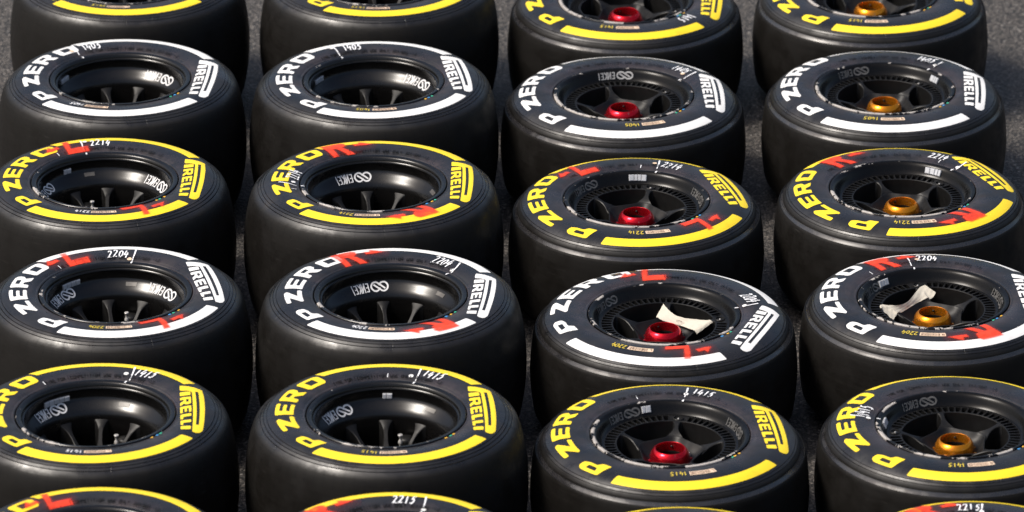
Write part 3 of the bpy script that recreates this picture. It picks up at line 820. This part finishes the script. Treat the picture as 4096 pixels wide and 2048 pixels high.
# ------------------------------------------------------------------ the wheels
# name: x, y, print angle, colour, then the details read off each one
WHEELS = [
 dict(id='c1r0', x=-1.046, y=15.097, phi=-4.8, col='yellow', code=-88.9, letter='L', sp=100, small='1415',
      label='yellow-lettered wheel cut by the top edge, at the far left end of its row'),
 dict(id='c2r0', x=-0.363, y=15.087, phi=8.5, col='yellow', code=-97.7, letter='R', sp=98, small='1415',
      label='yellow-lettered nutless wheel cut by the top edge, second from the left'),
 dict(id='c3r0', x=0.311, y=15.122, phi=-3.0, col='yellow', code=-86.7, letter='L', boss=-10, small='1415', num='1415', nth=-43.4, nr=.225, nut='red',
      label='yellow-lettered wheel with red hub nut, cut by the top edge'),
 dict(id='c4r0', x=0.985, y=15.168, phi=11.2, col='yellow', code=-100.8, letter='R', boss=140, small='1415', nut='orange',
      label='yellow-lettered wheel with orange hub nut in the top right corner, cut by the top edge'),
 dict(id='c1r1', x=-1.025, y=14.381, phi=-4.0, col='white', code=-98.7, letter='L', sp=109.8, small='1405', smallc='pen', num='1405', nth=113.8, nr=.226, dot=(.220, 129), slash=((.262, 122.9), (.195, 127)), tail=126.8,
      logo=41.4, wt=157.4, wn=4, label='white-lettered wheel without hub nut or red paint, left of its twin'),
 dict(id='c2r1', x=-0.362, y=14.366, phi=9.2, col='white', code=-90.6, letter='R', sp=100.4, small='1405', num='1405', nth=106.4, nr=.225, dot=(.235, 119.3), slash=((.240, 117.5), (.191, 118.7)), tail=118.8,
      logo=32.5, wt=152.5, wn=3, label='white-lettered wheel without hub nut or red paint, left of the red-nut wheels'),
 dict(id='c3r1', x=0.293, y=14.432, phi=2.9, col='white', code=-73.7, letter='L', boss=35.1, small='1405', num='1405', nth=45.9, nr=.226, dot=(.206, 39.5), slash=((.244, 36.8), (.191, 32.5)), tail=31.8,
      logo=87.7, logom='logoG', nut='red', label='white-lettered wheel with red hub nut and no tape on its spokes'),
 dict(id='c4r1', x=0.983, y=14.472, phi=-3.0, col='white', code=-85.2, letter='R', boss=46.4, small='1405', num='1405', nth=57.9, nr=.226, dot=(.207, 46.9), slash=((.239, 46.9), (.199, 46.1)), tail=46.1,
      logo=109.4, logom='logoD', wt=33.7, wn=3, nut='orange', label='white-lettered wheel with orange hub nut and no tape on its spokes'),
 dict(id='c1r2', x=-1.023, y=13.696, phi=-1.0, col='yellow', code=-85.9, letter='L', sp=91.3, small='2214', smallc='pen', num='2214', nth=96.5, nr=.229, dot=(.239, 105.8), slash=((.251, 107.8), (.196, 109.3)), tail=108.3, tick=129.2,
      logo=25.2, logo2=159.6, wt=129, wn=2, sticker=108.3, valve=118.4, red=(116.4, -63.2), label='yellow-lettered wheel with red sprayed L, chalked 2214, no hub nut'),
 dict(id='c2r2', x=-0.348, y=13.676, phi=-0.5, col='yellow', code=-92.1, letter='R', sp=98, small='2214', num='2214', nth=168.0, nr=.205, dot=(.200, 180.7), slash=((.237, 182.6), (.193, 186.3)), tail=187, tick=193.4,
      logo=101.3, sticker=18.8, red=(115.2, -57.6), label='yellow-lettered wheel with red sprayed R, chalked 2214 beside the Z, no hub nut'),
 dict(id='c3r2', x=0.314, y=13.730, phi=17.4, col='yellow', code=-94.9, letter='L', boss=74, small='2214', num='2214', nth=65.0, nr=.222, dot=(.224, 76.9), slash=((.247, 75.1), (.196, 73.6)), tail=72.4, tick=86,
      logo=133.8, logom='logoD', logo2=27, wt=87.8, wn=4, nut='red', red=(110.5, -65.6), label='yellow-lettered wheel with red hub nut and red sprayed L, chalked 2214'),
 dict(id='c4r2', x=0.988, y=13.795, phi=25.2, col='yellow', code=-104.9, letter='R', boss=43.5, small='2214', num='2214', nth=62.0, nr=.226, dot=(.198, 41.3), slash=((.238, 43.3), (.188, 40)), tail=41.1, tick=58.6,
      wt=57.8, wn=4, nut='orange', red=(107.2, -74.2), label='yellow-lettered wheel with orange hub nut and red sprayed R, chalked 2214'),
 dict(id='c1r3', x=-0.953, y=13.003, phi=13.6, col='white', code=-97.9, letter='L', sp=101.7, small='2204', num='2204', nth=91.9, nr=.216, dot=(.194, 83.5), slash=((.243, 81.4), (.187, 81.1)), tail=80.6, tick=135.7,
      logo=142.1, logo2=36, wt=135.1, wn=4, sticker=79.8, valve=75.8, red=(108.5, -73.4), label='white-lettered wheel with red sprayed L, chalked 2204, no hub nut'),
 dict(id='c2r3', x=-0.292, y=12.993, phi=-5.0, col='white', code=-89.4, letter='R', sp=98.6, small='2204', smallc='pen', num='2204', nth=55.4, nr=.218, dot=(.199, 42.4), slash=((.237, 45.3), (.188, 40)), tail=40.3, tick=-1.1,
      logo=101.1, sticker=40.6, red=(122.5, -53.3), label='white-lettered wheel with red sprayed R, chalked 2204, no hub nut'),
 dict(id='c3r3', x=0.367, y=13.023, phi=-20.5, col='white', code=-85.3, letter='L', boss=11.5, small='2204', num='2204', nth=21.5, nr=.225, dot=(.199, 11.5), slash=((.234, 12.5), (.201, 10.6)), tail=9.5,
      logo=140.4, logom='logoD', nut='red', red=(118.2, -60.2), tape=1, label='white-lettered wheel with red hub nut and cream tape across its spokes'),
 dict(id='c4r3', x=1.022, y=13.116, phi=4.2, col='white', code=-98.3, letter='R', boss=102, small='2204', num='2204', nth=90.5, nr=.228, dot=(.223, 96.7), slash=((.252, 102), (.194, 102.4)), tail=101.3, tick=135.3,
      logo=142.1, logom='logoD', logo2=22, wt=134.0, wn=3, nut='orange', red=(114.9, -67.1), tape=2, label='white-lettered wheel with orange hub nut and cream tape across its spokes'),
 dict(id='c1r4', x=-0.957, y=12.320, phi=3.5, col='yellow', code=-88.4, letter='L', sp=88.9, small='1415', smallc='pen', num='1415', nth=62.5, nr=.226, dot=(.211, 73.9), slash=((.249, 71.8), (.187, 69.0)), tail=70.3, tick=130,
      logo=128, wt=127.7, wn=5, sticker=69, valve=59, label='yellow-lettered wheel chalked 1415, no hub nut, at the left edge with five balance weights'),
 dict(id='c2r4', x=-0.289, y=12.316, phi=3.7, col='yellow', code=-88.3, letter='R', sp=91.8, small='1415', num='1415', nth=61.5, nr=.224, dot=(.204, 74.6), slash=((.243, 71.5), (.189, 70.1)), tail=69.6, tick=90.3,
      logo=130.1, wt=90.2, wn=2, sticker=50, valve=67.6, label='yellow-lettered wheel chalked 1415, no hub nut, with two balance weights'),
 dict(id='c3r4', x=0.365, y=12.350, phi=6.9, col='yellow', code=-79.2, letter='L', boss=80.6, small='1415', num='1415', nth=68.7, nr=.223, dot=(.208, 78.3), slash=((.244, 78.8), (.196, 78.7)), tail=78.6, tick=111.5,
      logo=121.7, logom='logoD', logo2=32, wt=108.5, wn=2, nut='red', label='yellow-lettered wheel with red hub nut, chalked 1415, no red paint'),
 dict(id='c4r4', x=1.026, y=12.397, phi=10.0, col='yellow', code=-88.9, letter='R', boss=173.3, small='1415', num='1415', nth=163.1, nr=.219, dot=(.202, 172), slash=((.245, 169.6), (.210, 171)), tail=170.8,
      logo=108.9, logom='logoD', nut='orange', wt=168, wn=3, label='yellow-lettered wheel with orange hub nut, chalked 1415, no red paint'),
 dict(id='c1r5', x=-0.918, y=11.656, phi=0.0, col='yellow', code=-90, letter='L', sp=95, small='2215', red=(117.7, -63),
      label='yellow-striped wheel in the bottom left corner with red sprayed L'),
 dict(id='c2r5', x=-0.259, y=11.630, phi=13.0, col='yellow', code=-90, letter='R', sp=100, small='2215', num='2215', nth=85.3, nr=.222, dot=(.192, 71), slash=((.245, 73.9), (.190, 71.5)), tail=70.9, red=(123, -60),
      label='yellow-striped wheel cut by the bottom edge, chalked 2215, left of the frame centre'),
 dict(id='c3r5', x=0.379, y=11.697, phi=0.0, col='yellow', code=-90, letter='L', boss=80, small='2215', nut='red', red=(135, -60),
      label='yellow stripe of a wheel barely showing at the bottom edge, right of the frame centre'),
 dict(id='c4r5', x=1.034, y=11.727, phi=-10.0, col='yellow', code=-90, letter='R', boss=60, small='2215', num='2215', nth=92.6, nr=.226, dot=(.205, 84.7), slash=((.246, 84.6), (.200, 85.1)), tail=85.4, nut='orange', red=(128, -60),
      label='yellow-striped wheel in the bottom right corner, chalked 2215'),
]

def tape_mesh(which):
    """a strip of masking tape bridging two spoke ends, its ends folded down"""
    if which == 1:
        A = [(0.0008, 0.1100), (0.0100, 0.0850), (0.0289, 0.0590), (0.0500, 0.0430), (0.0733, 0.0310), (0.0950, 0.0210), (0.1124, 0.0140), (0.1180, 0.0110)]
        B = [(-0.0173, 0.0780), (-0.0060, 0.0650), (0.0083, 0.0565), (0.0250, 0.0460), (0.0413, 0.0330), (0.0580, 0.0130), (0.0728, -0.0060), (0.0790, -0.0110)]
        zt = [-0.0245, -0.0262, -0.0318, -0.0318, -0.0300, -0.0275, -0.0250, -0.0290]
        zb = [-0.0450, -0.0460, -0.0480, -0.0485, -0.0480, -0.0450, -0.0430, -0.0500]
    else:
        A = [(-0.0120, 0.1190), (-0.0253, 0.1142), (-0.0400, 0.0850), (-0.0536, 0.0550), (-0.0680, 0.0330), (-0.0846, 0.0180), (-0.1070, 0.0140), (-0.1267, 0.0120), (-0.1290, -0.0040)]
        B = [(0.0140, 0.1060), (0.0060, 0.0940), (-0.0080, 0.0850), (-0.0312, 0.0690), (-0.0480, 0.0470), (-0.0653, 0.0250), (-0.0824, 0.0030), (-0.0920, -0.0140), (-0.0975, -0.0290)]
        zt = [-0.0195, -0.0245, -0.0285, -0.0315, -0.0310, -0.0290, -0.0265, -0.0250, -0.0270]
        zb = [-0.0340, -0.0420, -0.0450, -0.0470, -0.0460, -0.0450, -0.0450, -0.0450, -0.0470]
    boss = R(11.5 if which == 1 else 102.0)
    rows = [(0.0795, .0175, -.0428), (0.0830, .0150, -.0410), (0.0900, .0100, -.0378), (0.0990, .0062, -.0340), (0.1080, .0052, -.0308), (0.1170, .0060, -.0282), (0.1245, .0125, -.0268)]
    def support(x, y):
        r = math.hypot(x, y); th = math.atan2(y, x)
        if r >= 0.1235: return -0.0262
        z = -0.2
        k = 0.0695 + 0.0125 * ((1 + cos(5 * (th - boss))) / 2) ** 1.6
        if r <= k:
            t = r / k
            for (t0, z0), (t1, z1) in zip([(0.63, -.0685), (.70, -.0655), (.78, -.061), (.865, -.0545), (.925, -.0485), (.965, -.0445)], [(.70, -.0655), (.78, -.061), (.865, -.0545), (.925, -.0485), (.965, -.0445), (1.001, -.0445)]):
                if t0 <= t <= t1: z = max(z, z0 + (z1 - z0) * (t - t0) / (t1 - t0))
        for q in range(5):
            a = boss + q * 2 * pi / 5
            u, w_ = x * cos(a) + y * sin(a), abs(-x * sin(a) + y * cos(a))
            for (r0, h0, z0), (r1, h1, z1) in zip(rows, rows[1:]):
                if r0 <= u <= r1:
                    f = (u - r0) / (r1 - r0)
                    if w_ <= h0 + (h1 - h0) * f + 0.002: z = max(z, z0 + (z1 - z0) * f)
        return z
    n, m = 48, 16
    rng = random.Random(which)
    def cat(P, t):
        k = min(int(t), len(P) - 2); u = t - k
        p0, p1, p2, p3 = P[max(k - 1, 0)], P[k], P[k + 1], P[min(k + 2, len(P) - 1)]
        f = lambda a, b, c, d: 0.5 * (2 * b + (c - a) * u + (2 * a - 5 * b + 4 * c - d) * u * u + (3 * b - a - 3 * c + d) * u ** 3)
        if isinstance(p0, tuple): return tuple(f(p0[i], p1[i], p2[i], p3[i]) for i in range(2))
        return f(p0, p1, p2, p3)
    verts = []
    for side, dz in ((0, 0.0), (1, -0.0006)):
        for i in range(n + 1):
            t = i / n * (len(A) - 1)
            a, b, za, zb_ = cat(A, t), cat(B, t), cat(zt, t), cat(zb, t)
            for j in range(m + 1):
                v = j / m
                e = rng.uniform(-.0003, .0003) if side == 0 and j in (0, m) else 0
                w = 0.0003 * sin(i * 1.1 + j * 0.8 + which) * sin(j * 1.3 + 1) + 0.0003 * sin(i * 0.5 - j * 1.2) + (0.0006 * sin(i * 2.1 + j * 0.9) if i > n * 0.82 else 0)
                k = len(verts) - (n + 1) * (m + 1)
                if side == 1:
                    x, y, z = verts[k]
                    verts.append((x, y, z + dz)); continue
                x, y = a[0] + (b[0] - a[0]) * v + e, a[1] + (b[1] - a[1]) * v + e
                verts.append((x, y, max(za + (zb_ - za) * v, support(x, y) + 0.0010) + 0.0012 + w))
    N = (n + 1) * (m + 1)
    idx = lambda i, j: i * (m + 1) + j
    faces = []
    for i in range(n):
        for j in range(m):
            q = (idx(i, j), idx(i, j + 1), idx(i + 1, j + 1), idx(i + 1, j))
            faces.append(q); faces.append(tuple(N + x for x in reversed(q)))
    edge = [idx(i, 0) for i in range(n + 1)] + [idx(n, j) for j in range(1, m + 1)] + [idx(i, m) for i in range(n - 1, -1, -1)] + [idx(0, j) for j in range(m - 1, 0, -1)]
    for p, q in zip(edge, edge[1:] + edge[:1]): faces.append((p, q, N + q, N + p))
    return mesh('masking_tape', verts, faces, M['tape'], smooth=60)

SPRAYNAME = 'sprayed_letter'
EMB = {}
for w in WHEELS:
    kind = 'rear' if w['id'][1] in '12' else 'front'
    K = TY[kind]
    H = K['H']
    rng = random.Random(w['id'])
    root = bpy.data.objects.new('racing_wheel', None)
    root.empty_display_size = 0.2
    C.objects.link(root)
    root.location = (w['x'], w['y'], 0)
    root['label'] = w['label']
    root['category'] = 'wheel'
    root['group'] = 'slick racing wheels laid out flat in rows'
    phi = w['phi']
    tyre = add('tyre', K['me'], root, (0, 0, H), R(phi))
    for nm, me in PRINT[kind, w['col']]:
        add(nm, me, tyre)
    add('moulded_text', MOULD[kind], tyre)
    code = add('barcode_label', barcode(kind, w['letter'], rng), tyre, rz=R(w['code']))
    # small crayon number beside the barcode
    rc = K['code']
    st = text_strokes(w['small'], -0.019, rc - 0.0085, 0.0070, 0.017, 0.0098, 0.0022, rng)
    add('chalked_number', mesh('number', *ribbons_mesh(st, polar_map(kind, 0.0009, rc, w['code'] - 14.3)), M[w.get('smallc', 'ypen')]), tyre)
    if 'num' in w:
        r0 = w['nr']; h = 0.030
        st = text_strokes(w['num'], -0.0250, r0 - h / 2, 0.0088, h, 0.0134, 0.0033, rng, 0.08)
        add('chalked_number', mesh('number', *ribbons_mesh(st, polar_map(kind, 0.0016, r0, w['nth'] - phi)), M['pen']), tyre)
    if 'slash' in w:
        (ra, ta), (rb, tb) = w['slash']
        mp = polar_map(kind, 0.0013, 0.22, ta - phi)
        path = [(0, ra), (R(ta - tb) * 0.22 * 0.5 + 0.001, (ra + rb) / 2), (R(ta - tb) * 0.22, rb)]
        add('chalk_stroke', mesh('stroke', *ribbons_mesh([(path, lambda t: 0.0042 - 0.0016 * t)], mp), M['pen']), tyre)
        rd, td = w['dot']
        mp = polar_map(kind, 0.0018, rd, td - phi)
        add('paint_dot', mesh('dot', *sheet([[[(x, rd + y) for x, y in disc(0.0058)]]], 0.05, mp), M['label' if rng.random() < .3 else 'white']), tyre)
    if 'tick' in w:
        mp = polar_map(kind, 0.0010, 0.2, w['tick'] - phi)
        add('chalk_stroke', mesh('tick', *ribbons_mesh([([(0, 0.1955), (0.0012, 0.2085)], 0.0018)], mp), M['pen']), tyre)
    if 'red' in w:
        for a in w['red']:
            add('sprayed_letter', SPRAY[kind, w['letter']], tyre, rz=R(a))
    for k, mm in enumerate(rng.sample(('amber', 'blue', 'amber', 'green'), 3)):
        a = -44 + k * 4.5 + rng.uniform(-1, 1)
        mp = polar_map(kind, 0.0011, 0.19, a - phi)
        add('paint_dab', mesh('dab', *sheet([[[(x * rng.uniform(.8, 1.5), 0.1905 + y * .55) for x, y in disc(0.0040, 8)]]], 0.05, mp), M[mm]), tyre)

    # rim
    rim = add('rim', RIMME[kind], root, (0, 0, H))
    if 'tail' in w:
        a = w['tail']
        v = []
        for r, z in ((0.1825, 0.0019), (0.178, 0.0022), (0.1735, 0.0011)):
            for d in (-.0018, .0018):
                t = R(a) + (d + (0.183 - r) * 0.15) / r
                v.append((r * cos(t), r * sin(t), z + 0.0004))
        add('chalk_stroke', mesh('stroke', v, [(0, 1, 3, 2), (2, 3, 5, 4)], M['pen']), rim)
    if 'logo' in w:
        key = (kind, w.get('logom', 'logoW'))
        if key not in EMB:
            EMB[key] = rim_decal(kind, 0, emblem_strokes(kind), *LT[kind], 0.0008, M[key[1]])
        add('maker_emblem', EMB[key], rim, rz=R(w['logo']))
        if 'logo2' in w:
            add('maker_emblem', EMB[key], rim, rz=R(w['logo2'] - (22 if kind == 'front' else 0)))
    if 'wt' in w:
        widths = [rng.choice((0.0085, 0.0135)) for _ in range(w['wn'])] if w['wn'] > 2 else [0.0135, 0.0085]
        tot = sum(widths) + 0.0006 * (len(widths) - 1)
        x = -tot / 2
        rw = 0.165
        for ww in widths:
            add('balance_weight', weight_mesh(kind, w['wt'] + math.degrees((x + ww / 2) / rw), ww), rim)
            x += ww + 0.0006
    if 'sticker' in w:
        add('data_sticker', rim_decal(kind, w['sticker'], [[[(-.0135, .0062), (.0135, .0062), (.0135, .0128), (-.0135, .0128)]]], 0.016, 0.048, 0.0007, M['foil'], False, 'sticker'), rim)
    if kind == 'rear':
        for k in range(10):
            add('spoke', SPOKE_R, rim, rz=R(w['sp'] + 36 * k))
        add('hub', HUB_R, rim)
        if 'valve' in w:
            a = R(w['valve'])
            add('valve', VALVE_R, rim, (0.080 * cos(a), 0.080 * sin(a), -0.100))
            add('valve_boss', DOME_R, rim, (0.114 * cos(a), 0.114 * sin(a), -0.112))
    else:
        b = w['boss']
        add('barrel', BARREL_F, rim)
        add('vent_ring', VENT, rim, rz=R(b))
        for k in range(5):
            add('spoke', SPOKE_F, rim, rz=R(b + 72 * k))
        add('hub', HUB_F, rim, rz=R(b))
        a = R(b)
        add('valve_seat', SEAT, rim, (0.1385 * cos(a), 0.1385 * sin(a), -0.0262))
        add('valve', VSTEM, rim, (0.1385 * cos(a), 0.1385 * sin(a), -0.0290))
        nut = add('wheel_nut', NUTME[w['nut']], root, (0, 0, H))
        na = rng.uniform(0, 36)
        for k in range(10):
            add('lug', LUG[w['nut']], nut, rz=R(na + 36 * k))
        ca = rng.uniform(235, 300)
        add('clip', CLIP, nut, rz=R(ca)); add('clip', CLIP, nut, rz=R(ca + 150))
        pa = R(rng.uniform(80, 120))
        p = add('pin', PIN, nut, (0.0334 * cos(pa), 0.0334 * sin(pa), -0.049))
        p.rotation_euler = (0, R(-90), pa)
        if 'tape' in w:
            tp = add('masking_tape', tape_mesh(w['tape']), root, (0, 0, H))
            tp['label'] = 'creased cream masking tape stuck over the spoke window'
            c0 = (0.040, 0.040) if w['tape'] == 1 else (-0.058, 0.040)
            st = text_strokes('OL', c0[0] - .008, c0[1] - .006, 0.007, 0.010, 0.010, 0.0009, rng)
            v, f = [], []
            for path, ww in st:
                for q in ribbon(path, ww):
                    bb = len(v); v += [(x, y, -0.0375) for x, y in q]; f.append((bb, bb + 1, bb + 2, bb + 3))
            add('pen_mark', mesh('pen_mark', v, f, M['ink']), tp)

scene.render.engine = 'CYCLES'
scene.cycles.max_bounces = 8
scene.cycles.use_denoising = True
